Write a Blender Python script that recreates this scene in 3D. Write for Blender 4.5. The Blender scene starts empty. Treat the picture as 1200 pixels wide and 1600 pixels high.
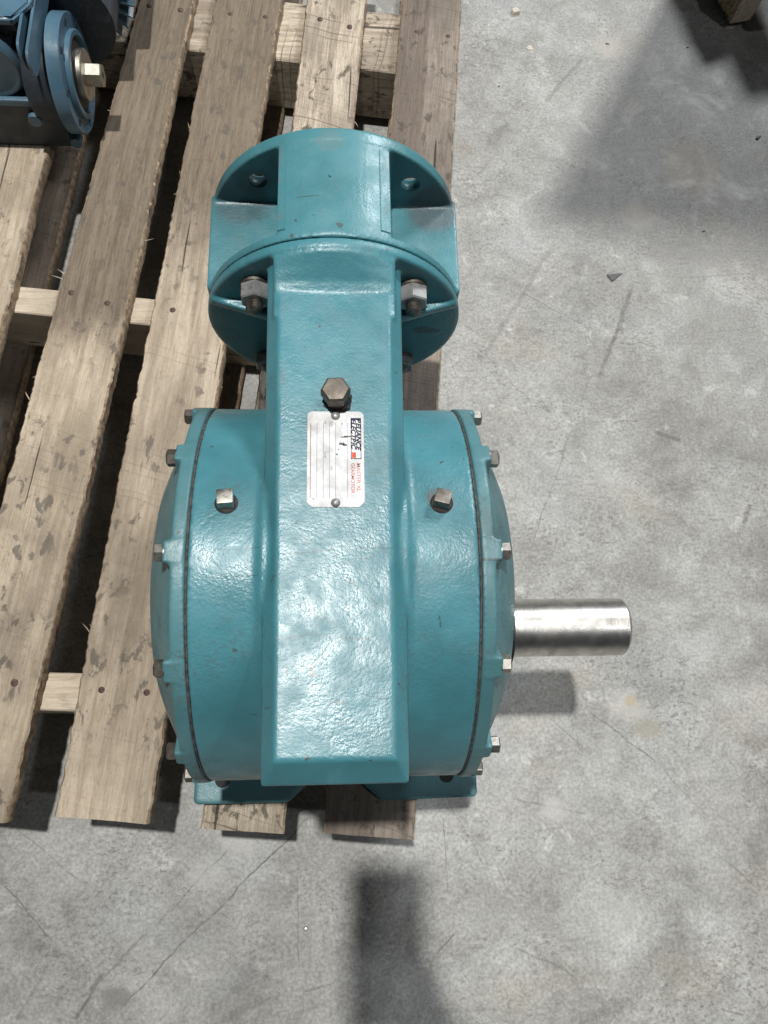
import bpy, bmesh, math, random
from mathutils import Vector, Matrix
random.seed(7)
S = bpy.context.scene
COL = S.collection
MM = 0.001
R = math.radians
FZ = -284.0            # warehouse floor level, mm (origin = centre of the output shaft)
BZ = -164.0            # top of the pallet deck

# ------------------------------------------------------------------ camera
def cam_matrix():
    p, r, y = R(16.95), R(-3.59), R(-0.1)
    m = Matrix.Rotation(y, 3, 'Z') @ Matrix.Rotation(p, 3, 'X') @ Matrix.Rotation(r, 3, 'Y')
    return Matrix.Translation((0.0005, -0.09696, 0.67265)) @ m.to_4x4()
CAM = cam_matrix()
cd = bpy.data.cameras.new('camera')
cam = bpy.data.objects.new('camera', cd)
COL.objects.link(cam)
cam.matrix_world = CAM
cd.sensor_fit = 'VERTICAL'
cd.sensor_height = 36.0
cd.lens = 1194.12 / 1600.0 * 36.0
cd.clip_start = 0.002
cd.clip_end = 100.0
S.camera = cam

# ------------------------------------------------------------------ light
w = bpy.data.worlds.new('World')
S.world = w
w.use_nodes = True
w.node_tree.nodes['Background'].inputs[0].default_value = (0.80, 0.90, 1.0, 1)
w.node_tree.nodes['Background'].inputs[1].default_value = 0.036

def lamp(name, loc, power, size, color, target=(0, 0, 0)):
    l = bpy.data.lights.new(name, 'AREA')
    l.shape = 'DISK'
    l.size = size
    l.energy = power
    l.color = color
    o = bpy.data.objects.new(name, l)
    COL.objects.link(o)
    o.location = loc
    d = Vector(target) - Vector(loc)
    o.rotation_euler = d.to_track_quat('-Z', 'Y').to_euler()
    return o
lamp('high_bay_lamp', (-0.36, 0.66, 4.70), 252, 0.16, (1.0, 0.985, 0.95))
lamp('high_bay_lamp', (2.55, -0.95, 4.40), 28, 0.22, (0.94, 0.97, 1.0))
lamp('high_bay_lamp', (3.3, 4.9, 4.2), 300, 1.4, (0.94, 0.97, 1.0))

S.view_settings.view_transform = 'Standard'
S.view_settings.look = 'None'
S.view_settings.exposure = 0.0
S.view_settings.gamma = 1.0
S.cycles.max_bounces = 6
S.cycles.diffuse_bounces = 3
S.cycles.glossy_bounces = 3

# ------------------------------------------------------------------ node helper
class N:
    def __init__(self, name):
        self.m = bpy.data.materials.new(name)
        self.m.use_nodes = True
        self.t = self.m.node_tree
        self.b = self.t.nodes['Principled BSDF']
        self.tc = self.t.nodes.new('ShaderNodeTexCoord')
    def new(self, kind, **kw):
        n = self.t.nodes.new(kind)
        for k, v in kw.items():
            setattr(n, k, v)
        return n
    def ln(self, a, b):
        self.t.links.new(a, b)
    def put(self, sock, v):
        if hasattr(v, 'is_output') or isinstance(v, bpy.types.NodeSocket):
            self.ln(v, sock)
        else:
            sock.default_value = v
    def noise(self, vec, scale, detail=4, rough=.55, dist=0.0):
        n = self.new('ShaderNodeTexNoise')
        self.put(n.inputs['Vector'], vec)
        n.inputs['Scale'].default_value = scale
        n.inputs['Detail'].default_value = detail
        n.inputs['Roughness'].default_value = rough
        n.inputs['Distortion'].default_value = dist
        return n.outputs['Fac']
    def noisec(self, vec, scale, detail=3):
        n = self.new('ShaderNodeTexNoise')
        self.put(n.inputs['Vector'], vec)
        n.inputs['Scale'].default_value = scale
        n.inputs['Detail'].default_value = detail
        return n.outputs['Color']
    def voro(self, vec, scale, feature='F1'):
        n = self.new('ShaderNodeTexVoronoi', feature=feature)
        self.put(n.inputs['Vector'], vec)
        n.inputs['Scale'].default_value = scale
        return n
    def math(self, op, a, b=0.0, c=None):
        n = self.new('ShaderNodeMath', operation=op)
        self.put(n.inputs[0], a); self.put(n.inputs[1], b)
        if c is not None: self.put(n.inputs[2], c)
        return n.outputs[0]
    def vmath(self, op, a, b):
        n = self.new('ShaderNodeVectorMath', operation=op)
        self.put(n.inputs[0], a); self.put(n.inputs[1], b)
        return n.outputs['Value'] if op in ('DOT_PRODUCT', 'LENGTH', 'DISTANCE') else n.outputs['Vector']
    def scale(self, v, s):
        n = self.new('ShaderNodeMapping')
        self.put(n.inputs['Vector'], v)
        n.inputs['Scale'].default_value = s
        return n.outputs[0]
    def step(self, v, lo, hi, a=0.0, b=1.0):
        n = self.new('ShaderNodeMapRange', interpolation_type='SMOOTHSTEP')
        self.put(n.inputs[0], v)
        n.inputs[1].default_value = lo; n.inputs[2].default_value = hi
        n.inputs[3].default_value = a; n.inputs[4].default_value = b
        return n.outputs[0]
    def ramp(self, v, stops):
        n = self.new('ShaderNodeValToRGB')
        self.put(n.inputs[0], v)
        e = n.color_ramp.elements
        while len(e) < len(stops): e.new(0.5)
        for i, (p, c) in enumerate(stops):
            e[i].position = p
            e[i].color = (*c, 1) if len(c) == 3 else c
        return n.outputs[0]
    def mix(self, f, a, b, mode='MIX'):
        n = self.new('ShaderNodeMix', data_type='RGBA', blend_type=mode)
        self.put(n.inputs[0], f)
        for s, v in ((n.inputs[6], a), (n.inputs[7], b)):
            if isinstance(v, tuple): v = (*v, 1) if len(v) == 3 else v
            self.put(s, v)
        return n.outputs[2]
    def bump(self, h, strength, dist, prev=None):
        n = self.new('ShaderNodeBump')
        n.inputs['Strength'].default_value = strength
        n.inputs['Distance'].default_value = dist
        self.ln(h, n.inputs['Height'])
        if prev is not None: self.ln(prev, n.inputs['Normal'])
        return n.outputs[0]
    def out(self, color=None, rough=None, metal=None, normal=None, **kw):
        b = self.b
        for nm, v in (('Base Color', color), ('Roughness', rough), ('Metallic', metal), ('Normal', normal)):
            if v is None: continue
            if isinstance(v, tuple): v = (*v, 1)
            self.put(b.inputs[nm], v)
        for k, v in kw.items():
            self.put(b.inputs[k.replace('_', ' ')], v)
        return self.m

# ------------------------------------------------------------------ materials
def mat_concrete(lines, blobs):
    n = N('concrete')
    P = n.tc.outputs['Object']
    big = n.noise(P, 3.2, 5, .6)
    mid = n.noise(P, 12, 9, .70, .5)
    fine = n.noise(P, 70, 8, .70, 0)
    vf = n.noise(P, 260, 3, .6)
    v = n.math('MULTIPLY_ADD', big, .26, n.math('MULTIPLY_ADD', mid, .56, n.math('MULTIPLY', fine, .20)))
    col = n.ramp(v, [(.39, (.155, .150, .136)), (.46, (.240, .236, .220)), (.53, (.312, .309, .294)), (.62, (.410, .408, .394))])
    # warm / cool drift
    warm = n.step(n.noise(n.scale(P, (1, 1.3, 1)), 5.5, 3), .54, .72)
    col = n.mix(n.math('MULTIPLY', warm, .32), col, (.365, .315, .240), 'MIX')
    cool = n.step(n.noise(n.vmath('ADD', P, (3.1, 7.7, 0)), 4.5, 3), .52, .68)
    col = n.mix(n.math('MULTIPLY', cool, .28), col, (.330, .350, .365), 'MIX')
    # pale cement bloom
    bl = n.step(n.noise(n.vmath('ADD', P, (9.3, 1.1, 0)), 24, 6, .7, .6), .57, .70)
    col = n.mix(n.math('MULTIPLY', bl, .60), col, (.54, .535, .51))
    # dark trodden dirt clusters made of small flecks
    zone = n.step(n.noise(n.vmath('ADD', P, (2.2, 5.5, 0)), 7.5, 6, .7), .43, .60)
    fl = n.step(n.noise(n.scale(P, (1, 1.6, 1)), 135, 3, .6, .8), .545, .60)
    col = n.mix(n.math('MULTIPLY', n.math('MULTIPLY', zone, fl), .62), col, (.135, .128, .115))
    fl2 = n.step(n.noise(n.vmath('ADD', P, (4, 4, 0)), 75, 6, .7, .8), .60, .70)
    col = n.mix(n.math('MULTIPLY', fl2, .50), col, (.165, .155, .138))
    # ragged-edged patches of worn skin and cement film
    pm = n.step(n.noise(n.vmath('ADD', P, (6.1, 2.7, 0)), 11, 8, .74, .8), .515, .545)
    col = n.mix(n.math('MULTIPLY', pm, .15), col, (.50, .498, .48))
    pm2 = n.step(n.noise(n.vmath('ADD', P, (1.7, 9.2, 0)), 17, 8, .76, 1.0), .57, .60)
    col = n.mix(n.math('MULTIPLY', pm2, .28), col, (.20, .195, .18))
    # broad darker zone to the right of the pallet, swirled trowel arcs
    sz_ = n.new('ShaderNodeSeparateXYZ'); n.ln(n.vmath('ADD', P, n.vmath('MULTIPLY', n.noisec(P, 4, 4), (.25, .25, 0))), sz_.inputs[0])
    tz = n.step(sz_.outputs[0], .42, .66, 0, .38)
    col = n.mix(n.math('MULTIPLY', tz, n.step(mid, .40, .60, 1.0, .45)), col, (.165, .158, .142))
    rd = n.vmath('LENGTH', n.vmath('SUBTRACT', P, (1.1, -.9, 0)), (0, 0, 0))
    cr = n.new('ShaderNodeCombineXYZ'); n.ln(n.math('ADD', rd, n.math('MULTIPLY', mid, .02)), cr.inputs[0])
    ta = n.step(n.noise(cr.outputs[0], 140, 3, .6), .54, .66)
    col = n.mix(n.math('MULTIPLY', n.math('MULTIPLY', ta, n.step(n.noise(P, 5, 3), .5, .62)), .22), col, (.20, .195, .18))
    # pits
    pit = n.step(n.voro(P, 120).outputs['Distance'], .05, .12, 1, 0)
    pz = n.step(n.noise(P, 31, 3), .58, .64)
    pit = n.math('MULTIPLY', pit, pz)
    col = n.mix(n.math('MULTIPLY', pit, .7), col, (.10, .095, .085))
    vfl = n.step(vf, .3, .7, .80, 1.18)
    cb = n.new('ShaderNodeCombineXYZ')
    for i in range(3): n.ln(vfl, cb.inputs[i])
    col = n.mix(1.0, col, cb.outputs[0], 'MULTIPLY')
    # scuffs, scratches, tyre marks
    wob = n.vmath('MULTIPLY', n.vmath('SUBTRACT', n.noisec(P, 22, 3), (.5, .5, .5)), (.012, .012, 0))
    Q = n.vmath('ADD', P, wob)
    brk = n.step(n.noise(P, 120, 4, .7), .36, .56)
    tot = None
    for (x0, y0, x1, y1, wd, s) in lines:
        L = math.hypot(x1 - x0, y1 - y0)
        d = ((x1 - x0) / L, (y1 - y0) / L)
        c = ((x0 + x1) / 2, (y0 + y1) / 2, 0)
        q = n.vmath('SUBTRACT', Q, c)
        a = n.math('ABSOLUTE', n.vmath('DOT_PRODUCT', q, (d[0], d[1], 0)))
        t = n.math('ABSOLUTE', n.vmath('DOT_PRODUCT', q, (-d[1], d[0], 0)))
        m = n.math('MULTIPLY', n.step(t, wd * .0003, wd * .0011, s, 0), n.step(a, L / 2 * .75, L / 2, 1, 0))
        tot = m if tot is None else n.math('MAXIMUM', tot, m)
    tot = n.math('MULTIPLY', tot, n.math('MULTIPLY_ADD', brk, .6, .4))
    col = n.mix(tot, col, (.105, .098, .088))
    for (x, y, rx, ry, c, s) in blobs:
        q = n.scale(n.vmath('SUBTRACT', Q, (x, y, 0)), (1 / rx, 1 / ry, 0))
        m = n.step(n.math('ADD', n.vmath('LENGTH', q, (0, 0, 0)), n.math('MULTIPLY', n.noise(P, 60, 5, .7), 1.2)), 1.0, 1.7, s, 0)
        col = n.mix(m, col, c)
    h = n.math('MULTIPLY_ADD', fine, .6, n.math('MULTIPLY', vf, .4))
    nb = n.bump(h, .25, .0015)
    rg = n.step(mid, .35, .65, .50, .74)
    return n.out(col, rg, 0.0, nb)

def mat_wood(name, light, dark, stain, amount, saw=.35, seed=0.0, zone=None, half=None):
    n = N(name)
    oi = n.new('ShaderNodeObjectInfo')
    rnd = n.math('MULTIPLY', oi.outputs['Random'], 7.0)
    cmb = n.new('ShaderNodeCombineXYZ')
    n.ln(rnd, cmb.inputs[0]); n.ln(rnd, cmb.inputs[1]); cmb.inputs[2].default_value = seed
    P = n.vmath('ADD', n.tc.outputs['Object'], cmb.outputs[0])
    wv = n.vmath('ADD', P, n.vmath('MULTIPLY', n.noisec(n.scale(P, (1, .25, 1)), 9, 2), (.02, 0, 0)))
    g1 = n.noise(n.scale(wv, (1, .035, 1)), 170, 5, .65)
    g2 = n.noise(n.scale(wv, (1, .06, 1)), 520, 4, .7)
    g3 = n.noise(n.scale(wv, (1, .12, 1)), 1100, 3, .7)
    v = n.math('MULTIPLY_ADD', g1, .42, n.math('MULTIPLY_ADD', g2, .34, n.math('MULTIPLY', g3, .24)))
    col = n.mix(n.step(v, .40, .585), dark, light)
    big = n.noise(n.scale(P, (1, .5, 1)), 11, 4, .6)
    col = n.mix(n.step(big, .38, .62, .60, 0), col, tuple(c * .62 for c in dark))
    strk = n.step(n.noise(n.scale(wv, (1, .05, 1)), 55, 4, .6), .50, .66)
    col = n.mix(n.math('MULTIPLY', strk, .45), col, tuple(c * .60 for c in dark))
    # slanting saw marks across the board
    sw = n.vmath('DOT_PRODUCT', n.vmath('ADD', P, n.vmath('MULTIPLY', n.noisec(P, 7, 2), (.01, .03, 0))), (.22, 1, 0))
    cs = n.new('ShaderNodeCombineXYZ'); n.ln(sw, cs.inputs[1])
    s1 = n.noise(cs.outputs[0], 260, 3, .6)
    szone = n.step(n.noise(P, 9, 3), .42, .62)
    sm = n.math('MULTIPLY', n.step(s1, .54, .66), n.math('MULTIPLY', szone, saw))
    col = n.mix(sm, col, tuple(c * .45 for c in dark))
    if zone:   # an old grey-brown weather stain over one end of the board
        sy = n.new('ShaderNodeSeparateXYZ'); n.ln(n.tc.outputs['Object'], sy.inputs[0])
        wy = n.math('MULTIPLY_ADD', n.noise(n.scale(P, (1, .4, 1)), 16, 5, .65), .22, sy.outputs[1])
        zm = n.math('MULTIPLY', n.step(wy, zone[0] * MM + .06, zone[0] * MM + .15), zone[1])
        col = n.mix(zm, col, n.mix(n.step(v, .33, .62), (.092, .070, .050), (.215, .170, .125)))
        if len(zone) > 2:
            col = n.mix(n.math('MULTIPLY', n.step(n.noise(P, 34, 5, .7), .5, .6), n.step(wy, zone[2] * MM, zone[2] * MM + .02, .55, 0)), col, (.12, .09, .07)) if False else col
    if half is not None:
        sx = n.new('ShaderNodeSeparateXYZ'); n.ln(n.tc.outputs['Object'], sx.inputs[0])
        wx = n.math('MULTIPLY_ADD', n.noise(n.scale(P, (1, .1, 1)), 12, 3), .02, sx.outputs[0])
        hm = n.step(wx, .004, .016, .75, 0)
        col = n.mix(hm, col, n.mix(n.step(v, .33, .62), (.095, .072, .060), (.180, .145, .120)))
    # grime smudges: short dark dabs
    z = n.step(n.noise(n.vmath('ADD', P, (5, 3, 1)), 8, 3), .40, .54)
    d1 = n.step(n.noise(n.scale(P, (1, .6, 1)), 66, 5, .62, .35), .55, .63)
    d1 = n.math('MULTIPLY', n.math('MULTIPLY', d1, z), .60 * amount + .12)
    d3 = n.step(n.noise(n.vmath('ADD', P, (7, 7, 7)), 210, 5, .75), .57, .66)
    col = n.mix(n.math('MULTIPLY', d3, .38 * amount), col, stain)
    col = n.mix(d1, col, stain)
    z2 = n.step(n.noise(n.vmath('ADD', P, (1, 8, 2)), 5.2, 7, .7, .0), .50, .70)
    col = n.mix(n.math('MULTIPLY', z2, .30 * amount), col, tuple(c * .75 for c in stain))
    # drying cracks along the grain
    ck = n.step(n.noise(n.scale(wv, (1, .022, 1)), 95, 2, .5), .695, .72)
    col = n.mix(n.math('MULTIPLY', ck, .8), col, tuple(c * .35 for c in stain))
    h = n.math('SUBTRACT', n.math('MULTIPLY_ADD', s1, .35, v), n.math('MULTIPLY', ck, 1.5))
    nb = n.bump(h, .9, .0016)
    return n.out(col, .82, 0.0, nb, Specular_IOR_Level=.25)

def mat_paint(name, base, rough=.36, dirt=.5, orange=1.0, chips=1.0, spots=(), lines=()):
    n = N(name)
    P = n.tc.outputs['Object']
    big = n.noise(P, 9, 4, .6)
    hs = n.mix(n.step(big, .38, .62), tuple(c * .86 for c in base), tuple(min(1, c * 1.12) for c in base))
    # chalky rub marks
    rub = n.step(n.noise(n.scale(P, (1.6, .8, 1)), 26, 6, .7, .8), .60, .76)
    hs = n.mix(n.math('MULTIPLY', rub, .22), hs, (.20, .36, .38))
    # grime film
    gz = n.step(n.noise(n.vmath('ADD', P, (3, 1, 2)), 12, 5, .65), .52, .70)
    gf = n.step(n.noise(P, 330, 4, .7), .46, .60)
    hs = n.mix(n.math('MULTIPLY', n.math('MULTIPLY', gz, gf), min(.85, .6 * dirt)), hs, (.075, .085, .078))
    # small dark specks
    vn = n.voro(n.vmath('ADD', P, n.vmath('MULTIPLY', n.noisec(P, 150, 2), (.006, .006, .006))), 75)
    sp = n.step(vn.outputs['Distance'], .07, .13, 1, 0)
    sz = n.step(n.noise(P, 24, 3), .53, .62)
    hs = n.mix(n.math('MULTIPLY', n.math('MULTIPLY', sp, sz), .75 * chips), hs, (.06, .055, .045))
    # worn convex edges, a little chipped primer
    geo = n.new('ShaderNodeNewGeometry')
    pt = n.step(geo.outputs['Pointiness'], .555, .63)
    pn = n.step(n.noise(P, 120, 4, .7), .50, .62)
    wr = n.math('MULTIPLY', pt, pn)
    hs = n.mix(n.math('MULTIPLY', wr, .75 * chips), hs, (.15, .13, .115))
    # scratches
    for ang, sc, th in ((.12, 24, .715), (1.2, 17, .725)):
        c, s = math.cos(ang), math.sin(ang)
        mp = n.new('ShaderNodeMapping'); n.ln(P, mp.inputs[0])
        mp.inputs['Rotation'].default_value = (0, 0, ang)
        mp.inputs['Scale'].default_value = (.10, 1.6, .4)
        k = n.step(n.noise(mp.outputs[0], sc * 4, 2, .5), th, th + .02)
        k = n.math('MULTIPLY', k, n.step(n.noise(P, 15, 2), .52, .58))
        hs = n.mix(n.math('MULTIPLY', k, .65 * chips), hs, (.045, .075, .08))
    wobP = n.vmath('ADD', P, n.vmath('MULTIPLY', n.vmath('SUBTRACT', n.noisec(P, 120, 3), (.5, .5, .5)), (.012, .012, .012)))
    for (x, y, z, r, c, s) in spots:
        d = n.vmath('DISTANCE', wobP, (x * MM, y * MM, z * MM))
        hs = n.mix(n.step(d, r * .55 * MM, r * MM, s, 0), hs, c)
    lt = None
    wq = n.vmath('ADD', P, n.vmath('MULTIPLY', n.vmath('SUBTRACT', n.noisec(P, 40, 3), (.5, .5, .5)), (.006, .006, 0)))
    for (x0, y0, x1, y1, wd, st) in lines:
        L = math.hypot(x1 - x0, y1 - y0)
        d = ((x1 - x0) / L, (y1 - y0) / L)
        q = n.vmath('SUBTRACT', wq, ((x0 + x1) / 2, (y0 + y1) / 2, 0))
        aa = n.math('ABSOLUTE', n.vmath('DOT_PRODUCT', q, (d[0], d[1], 0)))
        tt = n.math('ABSOLUTE', n.vmath('DOT_PRODUCT', q, (-d[1], d[0], 0)))
        m = n.math('MULTIPLY', n.step(tt, wd * .0003, wd * .0010, st, 0), n.step(aa, L / 2 * .8, L / 2, 1, 0))
        lt = m if lt is None else n.math('MAXIMUM', lt, m)
    if lt is not None:
        lt = n.math('MULTIPLY', lt, n.step(n.noise(P, 190, 4, .7), .38, .56, .15, 1.0))
        hs = n.mix(lt, hs, (.030, .050, .052))
    a = n.noise(P, 560, 4, .62)
    b = n.noise(P, 330, 3, .6)
    b0 = n.noise(P, 60, 2, .5)
    b1 = n.noise(P, 480, 2, .5)
    h = n.math('MULTIPLY_ADD', a, .18, n.math('MULTIPLY_ADD', b1, .55, n.math('MULTIPLY_ADD', b, .55, n.math('MULTIPLY', b0, .8))))
    sm = n.step(n.noise(n.vmath('ADD', P, (8, 3, 5)), 14, 4, .6), .35, .62, .5, 1.05)
    nb = n.bump(n.math('MULTIPLY', h, sm), .48 * orange, .00085)
    rg = n.math('ADD', n.step(n.noise(P, 60, 4), .3, .7, rough - .05, rough + .1), n.math('MULTIPLY', gz, .15 * dirt))
    return n.out(hs, rg, 0.0, nb, Specular_IOR_Level=.55)

def mat_metal(name, col, rough, dirt=.3, rust=(.16, .09, .05), metal=1.0, brushed=None):
    n = N(name)
    P = n.tc.outputs['Object']
    c = n.mix(n.step(n.noise(P, 90, 4, .6), .35, .65), tuple(x * .75 for x in col), col)
    d = n.step(n.noise(P, 210, 5, .7), .50, .66)
    c = n.mix(n.math('MULTIPLY', d, dirt), c, rust)
    h = n.noise(P, 700, 3)
    if brushed:
        st = n.noise(n.scale(P, (.9, .02, .02)), 1500, 3, .6)
        h = n.math('MULTIPLY_ADD', st, 2.2, h)
        bl = n.noise(n.scale(P, (1, .6, .6)), 45, 5, .65)
        c = n.mix(n.step(bl, .50, .68, 0, .35), c, (.26, .22, .18))
        lg = n.step(n.noise(n.scale(P, (1, .15, .15)), 70, 3), .55, .7, 0, .25)
        c = n.mix(lg, c, (.55, .52, .48))
        rr = n.step(bl, .4, .7, rough + .06, rough + .14)
    else:
        rr = n.step(n.noise(P, 130, 3), .3, .7, rough, rough + .18)
    nb = n.bump(h, .2 if not brushed else .12, .0004)
    return n.out(c, rr, metal, nb)

def mat_plain(name, col, rough=.6, metal=0.0, bumps=0.0, var=.25, scale=60):
    n = N(name)
    P = n.tc.outputs['Object']
    c = n.mix(n.step(n.noise(P, scale, 4, .65), .3, .7), tuple(x * (1 - var) for x in col), tuple(min(1, x * (1 + var)) for x in col))
    nb = n.bump(n.noise(P, scale * 5, 3), bumps, .001) if bumps else None
    return n.out(c, rough, metal, nb)

LINES = [(-0.0183, -0.1647, -0.2427, -0.3721, 1.2, 0.8), (-0.1119, -0.1955, -0.2012, -0.2875, 1.4, 0.5), (-0.2012, -0.2875, -0.2828, -0.3586, 2.2, 0.5), (-0.2533, -0.3269, -0.2786, -0.3743, 2.6, 0.8), (-0.3728, -0.2334, -0.3065, -0.2979, 1.2, 0.7), (-0.3641, -0.1781, -0.2595, -0.2536, 1.2, 0.4), (-0.3089, -0.3139, -0.3425, -0.373, 2.2, 0.35), (0.3058, -0.058, 0.3937, -0.1311, 1.3, 0.7), (0.3923, -0.1296, 0.4473, -0.1904, 1.0, 0.5), (0.2616, -0.0686, 0.3106, -0.1146, 1.2, 0.5), (0.4423, 0.5497, 0.3672, 0.3823, 4.5, 0.75), (0.3328, 0.3283, 0.2519, 0.14, 0.8, 0.6), (0.3714, 0.4225, 0.3328, 0.3283, 1.0, 0.4), (0.3311, 0.6191, 0.1984, 0.4054, 5, 0.35), (0.2738, 0.5271, 0.3604, 0.4717, 0.9, 0.6), (0.4955, 0.5552, 0.629, 0.5667, 1.2, 0.4), (0.5352, 0.466, 0.6339, 0.4801, 1.2, 0.45), (0.4411, 0.3088, 0.4795, 0.2966, 4.2, 0.85), (0.5617, 0.2063, 0.546, 0.1757, 3.5, 0.6), (0.4067, 0.9732, 0.3302, 0.8696, 4.5, 0.5), (-0.043, -0.2123, -0.0414, -0.343, 0.9, 0.5), (0.1257, -0.1753, 0.1275, -0.2707, 0.8, 0.6), (0.2053, -0.1588, 0.3037, -0.1825, 1.6, 0.4), (0.1349, -0.3003, 0.1107, -0.3232, 1.2, 0.8), (0.2017, -0.3186, 0.2719, -0.3529, 1.4, 0.5), (0.0892, -0.0805, 0.1736, -0.2386, 1, 0.4), (-0.0035, -0.3462, -0.0384, -0.3555, 1.5, 0.5), (0.4566, -0.2329, 0.4903, -0.2648, 1.3, 0.5), (0.4292, -0.3869, 0.4576, -0.3943, 1.6, 0.6), (0.6075, 0.8171, 0.6477, 0.6789, 1.0, 0.3), (0.1963, 0.142, 0.266, 0.1677, 1.0, 0.5)]
BLOBS = [(.362, -.059, .030, .026, (.46, .44, .40), .5), (.366, -.052, .010, .008, (.38, .30, .17), .6), (.383, -.085, .022, .016, (.27, .245, .19), .6),
         (-.148, -.233, .028, .02, (.46, .46, .44), .4), (-.0835, -.2784, .0, .0, (.5, .5, .5), 0) if False else (-.110, -.200, .03, .02, (.50, .49, .46), .5),
         (.258, -.175, .020, .016, (.48, .46, .44), .5), (.3265, -.290, .03, .035, (.46, .46, .44), .35), (.557, .76, .06, .07, (.34, .29, .23), .5),
         (-.236, -.352, .022, .012, (.16, .155, .145), .7), (.45, .99, .03, .03, (.40, .37, .33), .5), (.60, .70, .05, .02, (.24, .225, .20), .5), (.52, .60, .09, .025, (.19, .18, .165), .4),
         (.46, .665, .035, .03, (.40, .36, .31), .5)]
M_conc = mat_concrete(LINES, BLOBS)
M_wood_pale = mat_wood('pale_pine', (.57, .475, .365), (.385, .310, .228), (.13, .115, .10), .9, .30, 0.0)
M_wood_grey = mat_wood('weathered_oak', (.385, .310, .245), (.235, .185, .145), (.09, .075, .065), 1.0, .45, 3.0)
M_wood_saw = mat_wood('rough_sawn_board', (.60, .52, .415), (.31, .25, .19), (.085, .075, .06), 1.25, 1.0, 5.0)
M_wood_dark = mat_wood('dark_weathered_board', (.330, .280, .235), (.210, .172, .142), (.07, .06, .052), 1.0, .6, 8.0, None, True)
M_wood_b2 = mat_wood('stained_pine', (.56, .468, .360), (.375, .302, .222), (.11, .095, .08), 1.1, .35, 2.0, (560, .95))
M_wood_b3 = mat_wood('stained_pine_grey', (.55, .462, .360), (.370, .298, .222), (.11, .095, .08), 1.0, .35, 6.0, (700, .92))
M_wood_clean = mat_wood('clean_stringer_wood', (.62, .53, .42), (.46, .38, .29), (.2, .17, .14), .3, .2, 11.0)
M_bark = mat_plain('splintered_edge', (.33, .245, .165), .9, 0, .8, .45, 110)
M_splinter = mat_plain('splinter_wood', (.55, .45, .33), .8, 0, 0, .2, 50)
PLINES = [(-0.04, 0.0282, 0.044, 0.0304, 0.6, 0.7), (-0.01, 0.0144, 0.0296, 0.0251, 0.5, 0.6), (-0.038, -0.0308, -0.0098, -0.027, 1.2, 0.5), (-0.0098, -0.0287, 0.0285, -0.0324, 1.0, 0.7), (0.0105, 0.0077, 0.0323, -0.0131, 0.7, 0.6), (0.0045, 0.0112, 0.0139, 0.0059, 1.6, 0.7), (-0.0359, -0.0074, -0.0099, -0.0051, 1.0, 0.4), (-0.0225, -0.01, 0.0069, -0.023, 1.6, 0.35), (-0.0311, -0.0473, -0.0301, -0.0553, 1.1, 0.9), (-0.0253, -0.0534, -0.0248, -0.0586, 1.0, 0.8), (0.0148, -0.0661, 0.0394, -0.07, 0.6, 0.7), (0.0178, -0.0878, 0.0348, -0.092, 0.6, 0.4), (0.007, -0.0082, 0.0136, -0.0168, 1, 0.6), (-0.0015, -0.0835, 0.0147, -0.0819, 1.3, 0.35), (0.0376, 0.0331, 0.0158, 0.031, 0.7, 0.3), (-0.0378, -0.079, -0.0217, -0.0816, 0.7, 0.3), (-0.0976, 0.0317, -0.049, 0.0324, 0.6, 0.7), (-0.0945, 0.0134, -0.0493, 0.0131, 0.6, 0.55), (0.0609, 0.0364, 0.079, 0.0382, 0.5, 0.4), (.071, -.012, .072, -.022, 1.1, .7), (-.020, .050, .014, .0495, .5, .35)]
RUST = (.085, .062, .048)
M_teal = mat_paint('teal_enamel', (.054, .190, .226), .345, .85, 1.0, 1.2,
    lines=PLINES,
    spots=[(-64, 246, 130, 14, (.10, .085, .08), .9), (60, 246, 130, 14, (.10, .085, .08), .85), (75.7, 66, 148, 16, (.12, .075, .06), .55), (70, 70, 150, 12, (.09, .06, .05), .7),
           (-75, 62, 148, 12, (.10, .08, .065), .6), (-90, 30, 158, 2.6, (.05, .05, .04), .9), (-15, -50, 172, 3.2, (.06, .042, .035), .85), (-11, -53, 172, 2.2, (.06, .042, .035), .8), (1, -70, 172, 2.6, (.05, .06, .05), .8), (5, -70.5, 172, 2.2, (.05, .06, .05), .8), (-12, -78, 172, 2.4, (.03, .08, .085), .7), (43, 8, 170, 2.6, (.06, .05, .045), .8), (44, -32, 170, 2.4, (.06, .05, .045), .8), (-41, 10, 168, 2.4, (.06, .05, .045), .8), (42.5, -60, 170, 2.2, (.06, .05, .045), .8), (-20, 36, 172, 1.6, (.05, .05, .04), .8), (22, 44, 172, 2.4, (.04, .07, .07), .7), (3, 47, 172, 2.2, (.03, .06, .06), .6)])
M_teal_cover = mat_paint('teal_enamel_cover', (.066, .175, .196), .40, 1.5, .8, 1.3,
    spots=[(107, -12, 160, 4.5, (.13, .09, .075), .9), (-106, 32, 160, 2, (.05, .05, .04), .9), (107, 50, 160, 16, (.06, .08, .075), .35)])
M_teal_ad = mat_paint('teal_enamel_adapter', (.058, .192, .224), .37, .8, .8, 1.0,
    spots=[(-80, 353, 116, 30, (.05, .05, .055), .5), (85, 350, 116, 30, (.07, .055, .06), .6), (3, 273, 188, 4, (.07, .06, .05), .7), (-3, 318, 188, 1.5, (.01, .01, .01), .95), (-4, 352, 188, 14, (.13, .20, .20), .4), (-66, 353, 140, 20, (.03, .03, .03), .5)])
M_gasket = mat_plain('dirty_gasket', (.060, .058, .055), .9, 0, .5, .5, 200)
M_shaft = mat_metal('ground_steel', (.70, .68, .64), .27, .08, (.25, .2, .16), 1.0, True)
M_zinc = mat_metal('zinc_bolt', (.48, .46, .42), .38, .55, (.12, .10, .085))
M_rustbolt = mat_metal('grimy_steel', (.22, .20, .18), .45, .6, (.10, .065, .045))
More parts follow.
